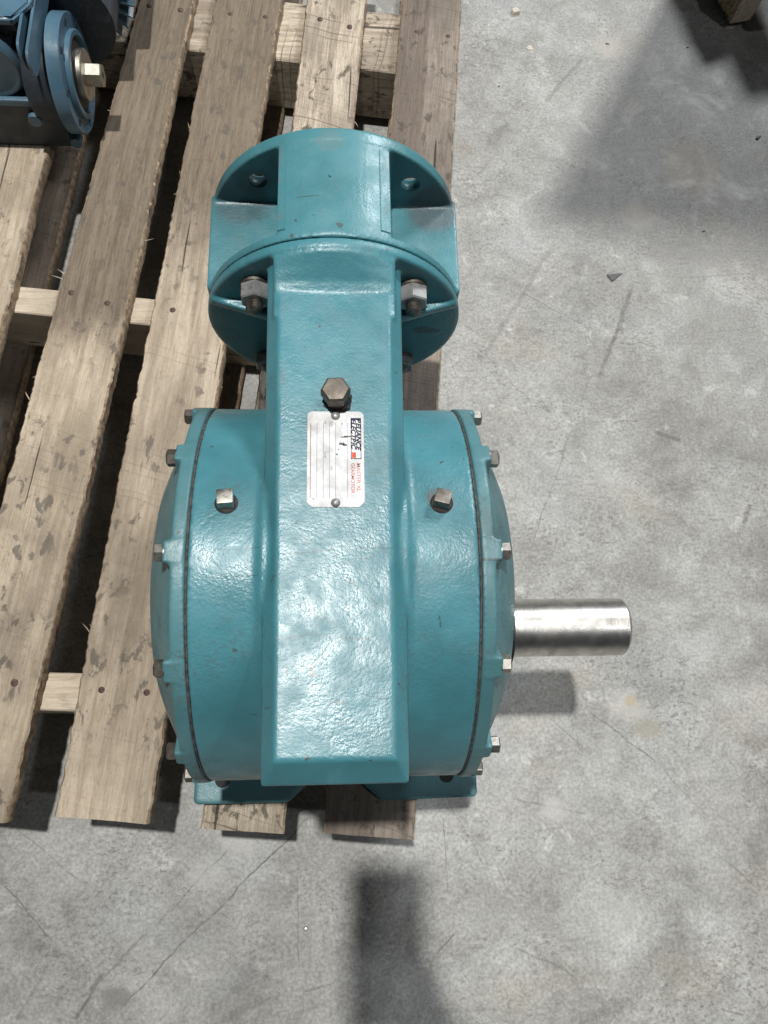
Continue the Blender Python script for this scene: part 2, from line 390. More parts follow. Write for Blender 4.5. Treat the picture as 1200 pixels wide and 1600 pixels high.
M_plug = mat_metal('brown_steel', (.15, .13, .11), .42, .5, (.09, .065, .045), .7)
M_black = mat_plain('black_oxide', (.035, .03, .028), .55, .3, .3, .4, 120)
M_nut = mat_metal('steel_nut', (.33, .33, .325), .38, .45, (.10, .09, .08), .45)
M_plate = mat_metal('aluminium_plate', (.60, .60, .60), .5, .14, (.42, .42, .43), .12)
M_ink = mat_plain('black_ink', (.02, .022, .04), .9)
M_red = mat_plain('red_ink', (.60, .10, .06), .9)
M_pink = mat_plain('faded_red_ink', (.50, .20, .17), .9)
M_line = mat_plain('faded_grey_ink', (.22, .22, .24), .9)
for _m in (M_ink, M_red, M_pink, M_line):
    _m.node_tree.nodes['Principled BSDF'].inputs['Specular IOR Level'].default_value = .1
M_blue = mat_paint('slate_blue_enamel', (.068, .140, .200), .33, .5, .5, .8)
M_blue_shaded = mat_paint('blue_enamel_shaded', (.020, .029, .042), .5, .6, .5, .8)  # darker copy of the slate blue: shade of case and motor put into colour
M_brass = mat_metal('yellow_zinc', (.47, .45, .39), .34, .25, (.2, .15, .1))
M_rubber = mat_plain('black_seal', (.012, .012, .013), .6, 0, .3)
M_hole = mat_plain('dark_recess_fill', (.015, .015, .017), .8)
M_nail = mat_plain('rusty_nail', (.10, .06, .05), .75, .2, .4, .5, 400)
M_stone = mat_plain('pale_stone', (.55, .50, .43), .9, 0, .5, .2, 300)
M_shard = mat_plain('dark_shard', (.10, .10, .10), .7, 0, .3)
M_shadow_panel = mat_plain('shadow_panel_metal', (.5, .5, .5), .5, .6)
M_phone = mat_plain('black_phone_case', (.02, .02, .022), .4)
M_skin = mat_plain('skin', (.50, .30, .22), .5, 0, .2, .1, 40)
M_sleeve = mat_plain('dark_sleeve', (.04, .045, .06), .9, 0, .5, .3, 200)

# ------------------------------------------------------------------ mesh helpers (all in mm, world axes)
def link(name, me, mat, parent=None, loc=None):
    o = bpy.data.objects.new(name, me)
    COL.objects.link(o)
    if mat is not None and not me.materials: me.materials.append(mat)
    if loc is not None: o.location = Vector(loc) * MM
    if parent is not None:
        o.parent = parent
        o.matrix_parent_inverse = inv_of(parent)
    return o
WM = {}
def inv_of(p):
    m = Matrix.LocRotScale(p.location, p.rotation_euler, None)
    if p.parent is not None:
        m = WM_of(p)
    return m.inverted()
def WM_of(p):
    m = Matrix.LocRotScale(p.location, p.rotation_euler, None)
    if p.parent is not None:
        return WM_of(p.parent) @ p.matrix_parent_inverse @ m
    return m

def mesh_from(bm, name, smooth=None, scale=MM):
    bmesh.ops.recalc_face_normals(bm, faces=bm.faces)
    if scale != 1: bmesh.ops.scale(bm, vec=(scale,) * 3, verts=bm.verts)
    me = bpy.data.meshes.new(name)
    bm.to_mesh(me); bm.free()
    if smooth is not None:
        me.shade_smooth() if smooth >= 180 else me.shade_smooth()
        if smooth < 180:
            me.set_sharp_from_angle(angle=R(smooth))
    return me

def box(bm, x0, x1, y0, y1, z0, z1, bev=0):
    vs = [bm.verts.new((x, y, z)) for x in (x0, x1) for y in (y0, y1) for z in (z0, z1)]
    fs = [(0, 1, 3, 2), (4, 6, 7, 5), (0, 4, 5, 1), (2, 3, 7, 6), (0, 2, 6, 4), (1, 5, 7, 3)]
    fl = [bm.faces.new([vs[i] for i in f]) for f in fs]
    if bev:
        es = {e for f in fl for e in f.edges}
        bmesh.ops.bevel(bm, geom=list(es), offset=bev, segments=2, affect='EDGES', profile=.6)
    return vs

def hull(bm, pts):
    vs = [bm.verts.new(p) for p in pts]
    r = bmesh.ops.convex_hull(bm, input=vs)
    dead = [g for g in r['geom_interior'] if isinstance(g, bmesh.types.BMVert)]
    dead += [g for g in r['geom_unused'] if isinstance(g, bmesh.types.BMVert)]
    if dead: bmesh.ops.delete(bm, geom=list(set(dead)), context='VERTS')

def prism(bm, poly, axis, a0, a1):
    def P(u, v, a):
        return {'x': (a, u, v), 'y': (u, a, v), 'z': (u, v, a)}[axis]
    A = [bm.verts.new(P(u, v, a0)) for u, v in poly]
    B = [bm.verts.new(P(u, v, a1)) for u, v in poly]
    bm.faces.new(A[::-1]); bm.faces.new(B)
    k = len(poly)
    for i in range(k):
        bm.faces.new((A[i], A[(i + 1) % k], B[(i + 1) % k], B[i]))

def revolve(bm, prof, axis, c, seg=96, phase=0.0):
    """prof: (position along axis, radius); c: centre, the axis coordinate is added to the profile's"""
    rings = []
    for a, r in prof:
        if r <= 1e-6:
            ang = [0]
        else:
            ang = [phase + 2 * math.pi * i / seg for i in range(seg)]
        ring = []
        for t in ang:
            u, v = r * math.cos(t), r * math.sin(t)
            p = {'x': (c[0] + a, c[1] + u, c[2] + v), 'y': (c[0] + u, c[1] + a, c[2] + v), 'z': (c[0] + u, c[1] + v, c[2] + a)}[axis]
            ring.append(bm.verts.new(p))
        rings.append(ring)
    for A, B in zip(rings[:-1], rings[1:]):
        if len(A) == 1 and len(B) == 1: continue
        for i in range(seg):
            j = (i + 1) % seg
            if len(A) == 1: bm.faces.new((A[0], B[i], B[j]))
            elif len(B) == 1: bm.faces.new((A[i], A[j], B[0]))
            else: bm.faces.new((A[i], A[j], B[j], B[i]))
    if len(rings[0]) > 1: bm.faces.new(rings[0][::-1])
    if len(rings[-1]) > 1: bm.faces.new(rings[-1])

def rev(name, prof, axis, c, mat, parent, seg=48, smooth=35, phase=0.0):
    bm = bmesh.new(); revolve(bm, prof, axis, c, seg, phase)
    return link(name, mesh_from(bm, name, smooth), mat, parent)

def baked(name, bm, mods, mat, parent, smooth=180):
    """evaluate modifiers into a plain mesh"""
    bmesh.ops.recalc_face_normals(bm, faces=bm.faces)
    bmesh.ops.scale(bm, vec=(MM,) * 3, verts=bm.verts)
    me = bpy.data.meshes.new(name + '_src'); bm.to_mesh(me); bm.free()
    o = bpy.data.objects.new(name + '_src', me); COL.objects.link(o)
    for kind, kw in mods:
        m = o.modifiers.new(kind, kind)
        for k, v in kw.items(): setattr(m, k, v)
    dg = bpy.context.evaluated_depsgraph_get(); dg.update()
    nm = bpy.data.meshes.new_from_object(o.evaluated_get(dg))
    bpy.data.objects.remove(o); bpy.data.meshes.remove(me)
    nm.name = name
    nm.materials.clear(); nm.materials.append(mat)
    nm.shade_smooth()
    if smooth < 180: nm.set_sharp_from_angle(angle=R(smooth))
    return link(name, nm, mat, parent)

def cast(name, bm, vox, it, mat, parent, cutters=None, fac=.5):
    mods = [('REMESH', dict(mode='VOXEL', voxel_size=vox * MM, use_smooth_shade=True)), ('SMOOTH', dict(iterations=it, factor=fac))]
    if cutters:
        cm = mesh_from(cutters, 'cut'); co = bpy.data.objects.new('cut', cm); COL.objects.link(co)
        mods.append(('BOOLEAN', dict(operation='DIFFERENCE', object=co, solver='EXACT')))
    o = baked(name, bm, mods, mat, parent)
    if cutters:
        bpy.data.objects.remove(co)
    return o

def empty(name, loc, label, cat, group=None, rz=0):
    o = bpy.data.objects.new(name, None); COL.objects.link(o)
    o.empty_display_size = .05
    o.location = Vector(loc) * MM
    o.rotation_euler = (0, 0, rz)
    o['label'] = label; o['category'] = cat
    if group: o['group'] = group
    return o

def tag(o, label, cat, group=None):
    o['label'] = label; o['category'] = cat
    if group: o['group'] = group
    return o

# ------------------------------------------------------------------ floor
bm = bmesh.new()
g = 4000
vs = [bm.verts.new(p) for p in ((-g, -g, 0), (g, -g, 0), (g, g, 0), (-g, g, 0))]
bm.faces.new(vs)
fl = link('floor', mesh_from(bm, 'floor'), M_conc, None, (0, 0, FZ))
fl['kind'] = 'structure'

# ------------------------------------------------------------------ pallets
def nz(x, s=0.0):
    return (math.sin(x * 1.7 + s) + .6 * math.sin(x * 4.3 + s * 2.1) + .35 * math.sin(x * 11.1 + s * 3.7)) / 1.95

M_SIDE = M_bark
def board_mesh(name, L0, L1, w0, w1, th, seed, rough_edge=1.0, seg=320, bow=0.0, notch=None):
    """board along local Y from L0 to L1, width w0 -> w1, top at z=0"""
    rr = random.Random(seed)
    bm = bmesh.new()
    rows = []
    jl = jr = 0
    for i in range(seg + 1):
        t = i / seg
        y = L0 + (L1 - L0) * t
        hw = (w0 + (w1 - w0) * t) / 2
        jl = jl * .55 + rr.uniform(-1, 1) * .55 * rough_edge + (rr.uniform(-2, 2) if rr.random() < .03 else 0)
        jr = jr * .55 + rr.uniform(-1, 1) * .55 * rough_edge + (rr.uniform(-2, 2) if rr.random() < .03 else 0)
        a = 1.1 * nz(y / 330, seed) * rough_edge + jl
        b = 1.1 * nz(y / 290, seed + 3) * rough_edge + jr
        xo = bow * math.sin(t * math.pi)
        if notch and notch[0] < y < notch[1]: b -= notch[2] * math.sin((y - notch[0]) / (notch[1] - notch[0]) * math.pi) ** .5
        ye = 0
        ch = 1.3 + .7 * rr.random()
        zt = .5 * nz(y / 90, seed + 1)
        row = [(-hw + a, -th), (-hw + a - .3, -ch * 1.6), (-hw + a + ch, zt), (-hw * .35, zt + .4), (hw * .35, zt + .35), (hw + b - ch, zt), (hw + b + .4, -ch * 1.6), (hw + b, -th)]
        if i in (0, seg):
            row = [(x, z) for x, z in row]
        end = (-1 if i == 0 else 1 if i == seg else 0)
        rows.append([bm.verts.new((x + xo, y + (rr.uniform(-.5, .3) * end if end else 0), z)) for x, z in row])
    k = len(rows[0])
    for A, B in zip(rows[:-1], rows[1:]):
        for j in range(k):
            bm.faces.new((A[j], A[(j + 1) % k], B[(j + 1) % k], B[j]))
    bm.faces.new(rows[0]); bm.faces.new(rows[-1][::-1])
    bm.normal_update()
    for f in bm.faces:
        if abs(f.normal.x) > .75: f.material_index = 1
    return mesh_from(bm, name, 40)

def splinter(parent, x, y, z, ang, ln, up=0.2):
    bm = bmesh.new()
    d = Vector((math.cos(ang), math.sin(ang), up)).normalized()
    sd = Vector((-d.y, d.x, 0)) * .7
    b0 = Vector((x, y, z)) - d * 3; m = b0 + d * ln * .6 + Vector((0, 0, .8)); e = b0 + d * ln + sd * random.uniform(-2, 2)
    pts = [b0 + sd, b0 - sd, b0 + Vector((0, 0, 1)), m + sd * .8, m - sd * .8, m + Vector((0, 0, .7)), e]
    vs = [bm.verts.new(p) for p in pts]
    for f in ((0, 1, 2), (0, 3, 4, 1), (1, 4, 5, 2), (2, 5, 3, 0), (3, 6, 4), (4, 6, 5), (5, 6, 3)):
        bm.faces.new([vs[i] for i in f])
    return link('splinter', mesh_from(bm, 'splinter'), M_splinter, parent)

def nail_mesh():
    bm = bmesh.new()
    revolve(bm, [(-4, 2.0), (-.6, 3.6), (.3, 3.9), (.9, 3.2), (1.0, 0)], 'z', (0, 0, 0), 12)
    return mesh_from(bm, 'nail', 40)
NAIL = nail_mesh(); NAIL.materials.append(M_nail)

pal = empty('wooden_pallet', (-100, 430, FZ), 'weathered wooden pallet under the teal gear reducer and the blue gearmotor', 'pallet')
# deck boards: bottom-end centre x, top-end centre x (at y), widths - from the photograph's plane of the deck
YB0, YB1 = -165.0, 1060.0
deck = [  # x_left@bottom, x_right@bottom, x_left@top, x_right@top, y0, y1, material, seed
    (-530, -455, -440, -330, -160, 1060, M_wood_pale, 11),
    (-420, -325.5, -257, -183, -159, 1060, M_wood_b2, 2),
    (-281, -187, -154, -60, -164, 1060, M_wood_b3, 3),
    (-136, -53, -27, 57, -178, 1060, M_wood_saw, 4),
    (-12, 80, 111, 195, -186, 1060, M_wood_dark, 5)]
BO = []
for xl0, xr0, xl1, xr1, y0, y1, mt, sd in deck:
    c0 = ((xl0 + xr0) / 2, y0); c1 = ((xl1 + xr1) / 2, y1)
    L = math.hypot(c1[0] - c0[0], c1[1] - c0[1]); ang = math.atan2(c1[0] - c0[0], c1[1] - c0[1])
    ca = math.cos(ang)
    me = board_mesh('deck_board', 0, L, (xr0 - xl0) * ca, (xr1 - xl1) * ca, 17.5, sd, 1.4 if sd in (2, 3) else .9,
                    bow={2: 4, 3: -2}.get(sd, 0), notch={4: (700, 760, 3), 5: (880, 1400, 12)}.get(sd) and None)
    o = bpy.data.objects.new('deck_board', me); COL.objects.link(o); me.materials.append(mt); me.materials.append(M_SIDE)
    o.location = Vector((c0[0], c0[1], BZ + random.uniform(-1.0, .4))) * MM
    o.rotation_euler = (0, 0, -ang)
    o.parent = pal; o.matrix_parent_inverse = inv_of(pal)
    BO.append((o, c0, ang, (xr0 - xl0), (xr1 - xl1), L))
BO[0][0]['label'] = 'pale deck board partly under the blue gearmotor'
BO[4][0]['label'] = 'dark weathered deck board at the open side'
# stringers across under the boards
def cross(name, y, x0, x1, slope, wd, z0, z1, mt, parent):
    bm = bmesh.new()
    n = 40
    rows = []
    for i in range(n + 1):
        x = x0 + (x1 - x0) * i / n
        yc = y + slope * (x - x0)
        j1, j2 = .5 * nz(x / 30, y), .5 * nz(x / 35, y + 2)
        rows.append([bm.verts.new(p) for p in ((x, yc - wd / 2 + j1, z0), (x, yc - wd / 2 + j1, z1 - 1.5), (x, yc - wd / 2 + 1.5 + j1, z1), (x, yc + wd / 2 - 1.5 + j2, z1), (x, yc + wd / 2 + j2, z1 - 1.5), (x, yc + wd / 2 + j2, z0))])
    for A, B in zip(rows[:-1], rows[1:]):
        for j in range(6): bm.faces.new((A[j], A[(j + 1) % 6], B[(j + 1) % 6], B[j]))
    bm.faces.new(rows[0]); bm.faces.new(rows[-1][::-1])
    # local frame turned so that the wood grain (local Y) runs along the stringer
    me = mesh_from(bm, name, 40)
    me.transform(Matrix.Rotation(R(90), 4, 'Z'))
    o = link(name, me, mt, None)
    o.rotation_euler = (0, 0, R(-90))
    o.parent = parent; o.matrix_parent_inverse = inv_of(parent)
    return o
zs0, zs1 = FZ + 17, BZ - 19
STR = [(-26, -.045, 40), (452, -.09, 37), (930, -.095, 110)]
for y, sl, wd in STR:
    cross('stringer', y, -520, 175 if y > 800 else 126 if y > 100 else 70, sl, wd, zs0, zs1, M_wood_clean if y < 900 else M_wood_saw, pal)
# bottom deck boards
for xa, xb in ((-500, -430), (-215, -135), (35, 120)):
    me = board_mesh('bottom_board', 0, 1150, 88, 88, 16, 40 + xa % 7, .8)
    o = bpy.data.objects.new('bottom_board', me); COL.objects.link(o); me.materials.append(M_wood_grey); me.materials.append(M_SIDE)
    ang = math.atan2(120, 1150)
    o.location = Vector((xa, -60, FZ + 16.8)) * MM; o.rotation_euler = (0, 0, -ang)
    o.parent = pal; o.matrix_parent_inverse = inv_of(pal)
# nails: two per board at each stringer
for (o, c0, ang, w0, w1, L) in BO:
    for (y, sl, wd) in STR:
        for f in (-.27, .24):
            s = (y - c0[1]) / math.cos(ang)
            xc = c0[0] + math.sin(ang) * s
            wloc = w0 + (w1 - w0) * s / L
            x = xc + f * wloc + random.uniform(-3, 3)
            yy = y + sl * (x + 520) + random.uniform(-7, 7)
            nl = bpy.data.objects.new('nail', NAIL); COL.objects.link(nl)
            nl.location = Vector((x, yy, BZ - .3)) * MM
            nl.parent = pal; nl.matrix_parent_inverse = inv_of(pal)
# splinters standing off the board edges
def edge_pt(i, y, side):
    o, c0, ang, w0, w1, L = BO[i]
    s = (y - c0[1]) / math.cos(ang)
    return c0[0] + math.sin(ang) * s + side * (w0 + (w1 - w0) * s / L) / 2
rs = random.Random(5)
for i, side, y, a, ln in ((1, -1, 463, 2.9, 18), (1, -1, 470, 2.4, 14), (1, 1, 520, .05, 22), (1, -1, 300, 2.1, 12), (1, -1, 330, 3.4, 8), (2, -1, 245, 2.2, 12), (2, -1, 235, 2.8, 9), (2, -1, 130, 2.2, 10),
                       (2, -1, 180, 3.9, 10), (2, -1, 22, 2.2, 20), (2, -1, 30, 2.6, 10), (2, -1, 620, 2.0, 16), (2, -1, 690, 1.8, 24), (2, -1, 590, 3.6, 9), (2, -1, 400, 4.2, 8), (1, 1, 700, .3, 8), (1, 1, 790, -.5, 8),
                       (1, 1, 140, .5, 7), (1, 1, 60, -.6, 6), (1, 1, -20, .4, 6), (3, 1, 720, -1.0, 14), (2, 1, 640, -.9, 16), (1, 1, -60, .8, 5), (2, -1, -60, 3.0, 6), (1, 1, 420, .2, 7), (2, -1, 330, 2.6, 7), (3, 1, 850, .7, 9)):
    splinter(pal, edge_pt(i, y, side), y, BZ - 4 - rs.random() * 6, a, ln, rs.uniform(-.1, .25))
for k in range(46):
    i = rs.choice((1, 2, 2, 3)); side = rs.choice((-1, -1, 1)); y = rs.uniform(-140, 900)
    splinter(pal, edge_pt(i, y, side), y, BZ - 3 - rs.random() * 10, rs.uniform(-1.3, 1.3) + (math.pi if side < 0 else 0), rs.uniform(3.5, 7), rs.uniform(-.2, .2))

# second pallet, its corner showing at the upper right
pb = empty('wooden_pallet', (900, 1350, FZ), 'corner of a second wooden pallet at the upper right with a broken board end', 'pallet')
def rot_board(name, p0, ang, L, wd, th, z, mt, seed, parent, rough=1.2):
    me = board_mesh(name, 0, L, wd, wd, th, seed, rough)
    o = bpy.data.objects.new(name, me); COL.objects.link(o); me.materials.append(mt); me.materials.append(M_SIDE)
    o.location = Vector((p0[0], p0[1], z)) * MM; o.rotation_euler = (0, 0, ang)
    o.parent = parent; o.matrix_parent_inverse = inv_of(parent)
    return o
A2 = R(14)
rot_board('stringer', (676, 1046), A2, 700, 40, 84, BZ - 24, M_wood_clean, 21, pb, 2.5)  # paler wood picked here to make up for missing light on it
rot_board('deck_board', (775, 1005), A2 - R(3), 900, 88, 18, BZ - 4, M_wood_pale, 22, pb, 1.2)
for k in range(1, 4):
    rot_board('deck_board', (775 + k * 118, 1005 + k * 20), A2 - R(3), 900, 88, 18, BZ - 4, M_wood_pale, 22 + k, pb, 1.2)
rot_board('stringer', (1180, 1150), A2, 700, 40, 100, BZ - 24, M_wood_grey, 27, pb, 1.0)
for k in range(3):
    splinter(pb, 668 + k * 9, 1046 - k * 2, BZ - 26 - k * 4, -1.8 + .5 * k, 12 - 2 * k, -.1)

# ------------------------------------------------------------------ gear reducer
GR = empty('gear_reducer', (0, 60, BZ), 'teal painted worm gear reducer with steel output shaft, standing on the pallet', 'gear reducer')
YC, ZC, RD = 35.0, 5.0, 158.0        # drum centre and radius
WY = 81.5                            # height of the input axis
FY = 255.0                           # front face of the input flange
RF = 108.0                           # flange radius

bm = bmesh.new()
revolve(bm, [(-99.6, RD - .6), (99.6, RD - .6)], 'x', (0, YC, ZC), 160)
# raised worm housing with bevelled shoulders
def wsec(hx, htop, z1, z0, y):
    return [(-hx, y, z0), (hx, y, z0), (hx, y, z1 - 11), (htop, y, z1), (-htop, y, z1), (-hx, y, z1 - 11)]
hull(bm, wsec(51.5, 42, 171, 60, 262) + wsec(47.5, 38.0, 171, 60, -106) + [(-47.2, -121, 155), (47.2, -121, 155), (-47.2, -121, 60), (47.2, -121, 60)])
hull(bm, [(x, y, z) for x in (-51.5, 51.5) for y in (100, 262) for z in (-5, 70)])
# shallow fillet flare where the drum runs into the housing
revolve(bm, [(-57, RD - 1.2), (-53.5, RD), (-50, RD + 2.2), (50, RD + 2.2), (53.5, RD), (57, RD - 1.2)], 'x', (0, YC, ZC), 120)
# saddle rising from the housing to the flange rim
prof = [(200, 150), (208, 170.2), (219, 169.6), (228, 171.0), (236, 175.0), (245, 182), (253.2, 188.6), (262, 188.5), (262, 120), (200, 120)]
for (y0, z0), (y1, z1) in zip(prof[1:6], prof[2:7]):
    hw0, hw1 = 47, 47
    def top(z):  # follows the round rim
        return z
    pts = []
    for (yy, zz) in ((y0, z0), (y1, z1)):
        for x in (-46, -30, -15, 0, 15, 30, 46):
            rim = WY + math.sqrt(RF * RF - x * x) - .9
            pts.append((x, yy, 169.5 + (rim - 169.5) * max(0, zz - 169.6) / 19.0 if zz > 170.3 else zz))
            pts.append((x, yy, 120))
    hull(bm, pts)
# flange disc
revolve(bm, [(FY, RF - 1.2), (FY + 1.2, RF), (FY + 8.6, RF)], 'y', (0, 0, WY), 160)
# horizontal webs each side and lower webs
for s in (-1, 1):
    hull(bm, [(s * 50, 238, 118), (s * 50, 262, 118), (s * 101, 253, 120), (s * 101, 262, 120), (s * 50, 238, 109), (s * 50, 262, 109), (s * 102, 253, 112), (s * 102, 262, 112)])
# pedestal down to the feet
hull(bm, [(x, y, z) for x in (-88, 88) for y, z in ((-95, -60), (150, -60), (-118, -158), (190, -158))])
cutb = None
housing = cast('housing', bm, 1.6, 2, M_teal, GR)

# mounting feet
def foot(s):
    bm = bmesh.new()
    if s < 0: fr = [(-142, -128), (-142, -148), (-139, -151), (-52, -151), (-47, -150), (-28, -134)]
    else: fr = [(26, -134), (46, -151), (52, -152), (142, -150), (145, -147), (145, -128)]
    rear = [(s * 26, 195), (s * 46, 212), (s * 142, 212), (s * 144, 195)]
    poly = (fr + rear[::-1]) if s > 0 else (fr + rear)
    if s > 0: poly = fr + [(145, 200), (142, 212), (46, 212), (26, 195)]
    else: poly = fr + [(-28, 195), (-46, 212), (-142, 212), (-142, 200)]
    prism(bm, poly, 'z', BZ, BZ + 11)
    hull(bm, [(s * 60, -110, BZ + 2), (s * 88, -110, BZ + 2), (s * 60, -88, -40), (s * 88, -88, -40), (s * 60, 150, BZ + 2), (s * 88, 150, BZ + 2), (s * 60, 120, -40), (s * 88, 120, -40)])
    f = cast('mounting_foot', bm, 2.0, 3, M_teal_cover, GR)
    for yy in (-128, 180):
        rev('hole_shade_disc', [(BZ + 9, 8), (BZ + 11.5, 7.5), (BZ + 11.6, 0)], 'z', (s * 114, yy, 0), M_hole, f, 24, 40)  # dark disc on the foot, painted as the shade inside a hole
    return f
foot(-1); foot(1)

# end covers
def arc_ring(bm, x0, x1, r0, r1):
    pass
def cover(s):
    bm = bmesh.new()
    revolve(bm, [(s * 101.2, RD + .5), (s * 110.5, RD + .5), (s * 111.6, RD - .6), (s * 111.8, 147), (s * 114, 144.5), (s * 121, 133), (s * 130, 116), (s * 137, 100), (s * 141, 84), (s * 143, 60), (s * 145, 56), (s * 146, 40), (s * 146, 20)], 'x', (0, YC, ZC), 180)
    for k in range(12):
        th = R(-58.5 + 30 * k)
        c, sn = math.cos(th), math.sin(th)
        def T(r, t, x): return (x, YC - (r * sn + t * c), ZC + (r * c - t * sn))
        hull(bm, [T(r, t, x) for r, t in ((RD + .8, -8), (RD + .8, 8), (143, -7), (143, 7)) for x in (s * 104, s * 116.6)])
    co = cast('end_cover', bm, 1.5, 1, M_teal_cover, GR)
    # bolts
    return co
COV = {}
for s in (-1, 1): COV[s] = cover(s)
COV[1]['label'] = 'end cover on the shaft side'
def hexbolt_mesh(af, h, seg=6):
    bm = bmesh.new()
    r = af / math.sqrt(3)
    revolve(bm, [(-1.5, r * 1.02), (-.8, r * 1.02)], 'x', (0, 0, 0), 24)
    revolve(bm, [(-.8, r * .97), (h - 1.0, r), (h, r * .84)], 'x', (0, 0, 0), 6)
    return mesh_from(bm, 'cover_bolt', 30)
BM = hexbolt_mesh(11.5, 6.2); BM.materials.append(M_zinc)
BM2 = BM.copy(); BM2.materials.clear(); BM2.materials.append(M_rustbolt)
rb = random.Random(3)
for s in (-1, 1):
    for k in range(12):
        th = R(-58.5 + 30 * k)
        o = bpy.data.objects.new('cover_bolt', BM if (s > 0 or k == 2) else BM2); COL.objects.link(o)
        o.location = Vector((s * 116.8, YC - 152 * math.sin(th), ZC + 152 * math.cos(th))) * MM
        o.rotation_euler = (rb.uniform(0, 1), 0, math.pi if s < 0 else 0)
        o.parent = COV[s]; o.matrix_parent_inverse = inv_of(COV[s])
# gaskets
for s in (-1, 1):
    rev('gasket', [(s * 99, RD - 1.6), (s * 101.8, RD - 1.6)], 'x', (0, YC, ZC), M_gasket, GR, 160)
    bmg = bmesh.new()   # squeezed-out black sealant bead, uneven
    rg2 = random.Random(9 + s)
    n = 500
    rings = []
    for i in range(n):
        t = 2 * math.pi * i / n
        rr = RD - 1.15 + .35 * nz(i * .11, s) + rg2.uniform(-.2, .2); ww = .85 + .45 * nz(i * .067, s + 1) + .2 * nz(i * .9, 2)
        ring = []
        for q in range(6):
            a = q * math.pi / 3
            r_ = rr + .7 * math.sin(a); x_ = s * (100.4 + .35 * nz(i * .05, 4)) + ww * math.cos(a)
            ring.append(bmg.verts.new((x_, YC + r_ * math.cos(t), ZC + r_ * math.sin(t))))
        rings.append(ring)
    for i in range(n):
        A, B = rings[i], rings[(i + 1) % n]
        for q in range(6): bmg.faces.new((A[q], A[(q + 1) % 6], B[(q + 1) % 6], B[q]))
    link('seal_bead', mesh_from(bmg, 'seal_bead', 180), M_gasket, GR)

# output shaft
sh = rev('output_shaft', [(140, 25.4), (150, 25.4), (255.0, 25.4), (257.6, 22.8), (257.8, 4), (252, 0)], 'x', (0, 0, 0), M_shaft, GR, 96, 30)
rev('shaft_seal', [(150.8, 34), (152.2, 34), (152.6, 26)], 'x', (0, 0, 0), M_rubber, GR, 64, 30)

# motor adapter: rear disc, top panel, side shelves, front ring
bm = bmesh.new()
cut = bmesh.new()
revolve(bm, [(FY + 10, RF - .5), (FY + 16.5, RF - .5)], 'y', (0, 0, WY), 160)
revolve(bm, [(353, RF - .2), (363.5, RF - .2), (364.5, RF - 1.2)], 'y', (0, 0, WY), 160)
pts = []
for i in range(15):
    x = -43.5 + 87 * i / 14
    pts.append((x, WY + math.sqrt((RF - .6) ** 2 - x * x)))
prism(bm, pts + [(43.5, 60), (-43.5, 60)], 'y', FY + 12, 360)
box(bm, -105.5, 105.5, FY + 12, 358, 46, 115)
hull(bm, [(x, y, z) for x in (-70, 70) for y in (FY + 12, 358) for z in (10, 50)])
for sx in (-1, 1):
    for sz in (-1, 1):
        revolve(cut, [(345, 8.0), (372, 8.0)], 'y', (sx * 63.5, 0, WY + sz * 59), 28)
adapter = cast('motor_adapter', bm, 1.55, 2, M_teal_ad, GR, cut)
# raised trim lines on the top panel
for x0, x1 in ((-43.2, -37.0), (35.0, 42.6)):
    bmt = bmesh.new()
    seg = []
    for x in (x0, x1):
        seg.append((x, WY + math.sqrt((RF + .3) ** 2 - x * x)))
    prism(bmt, [seg[0], seg[1], (seg[1][0], seg[1][1] - 4), (seg[0][0], seg[0][1] - 4)], 'y', 274, 350)
    es = [e for e in bmt.edges]
    bmesh.ops.bevel(bmt, geom=es, offset=.5, segments=2, affect='EDGES')
    link('edge_strip', mesh_from(bmt, 'edge_strip', 40), M_teal_ad, adapter)
rev('joint_gap', [(FY + 7.5, RF - 3.5), (FY + 11, RF - 3.5)], 'y', (0, 0, WY), M_hole, GR, 96)

# flange bolts with nut and washer
def hexring(bm, x, z, y0, y1, af, ph):
    r = af / math.sqrt(3)
    revolve(bm, [(y0, r * .9), (y0 + 1.2, r), (y1 - .5, r), (y1, r * .95)], 'y', (x, 0, z), 6, ph)
for i, (sx, sz) in enumerate(((-1, 1), (1, 1), (-1, -1), (1, -1))):
    x, z = sx * 62.5, WY + sz * 59
    y0s = 229.5 if sz > 0 else 240
    st = rev('flange_stud', [(y0s, 4.6), (y0s + 1.6, 5.8)] + [(y0s + 2 + q * 1.1, 5.3 if q % 2 else 6.2) for q in range(12)] + [(262, 5.6)], 'y', (x, 0, z), M_rustbolt, GR, 20, 60)
    bmn = bmesh.new(); hexring(bmn, x, z, 238.0 if sz > 0 else 243, 251.0, 21.5, R(90 + (6 if sx > 0 else -3)))
    link('nut', mesh_from(bmn, 'nut', 30), M_nut, st)
    rev('washer', [(250.6, 11.5), (251.0, 12.2), (252.2, 12.2), (252.9, 11.2), (255.3, 11.2)], 'y', (x, 0, z), M_rustbolt, st, 28, 40)
# square paint dab face on left nut: bare light facet
# top hex plug
pl = rev('fill_plug', [(166, 11), (172.5, 11), (173.5, 9.6)], 'z', (2.2, 139, 0), M_black, GR, 6, 25, R(22))
rev('plug_neck', [(171, 7.5), (180, 7.5)], 'z', (1.4, 139, 0), M_black, pl, 24, 40)
rev('plug_head', [(178, 9.8), (179, 10.5), (187.2, 10.5), (188.6, 9.0), (188.8, 6)], 'z', (.6, 140.2, 0), M_plug, pl, 6, 25, R(3))
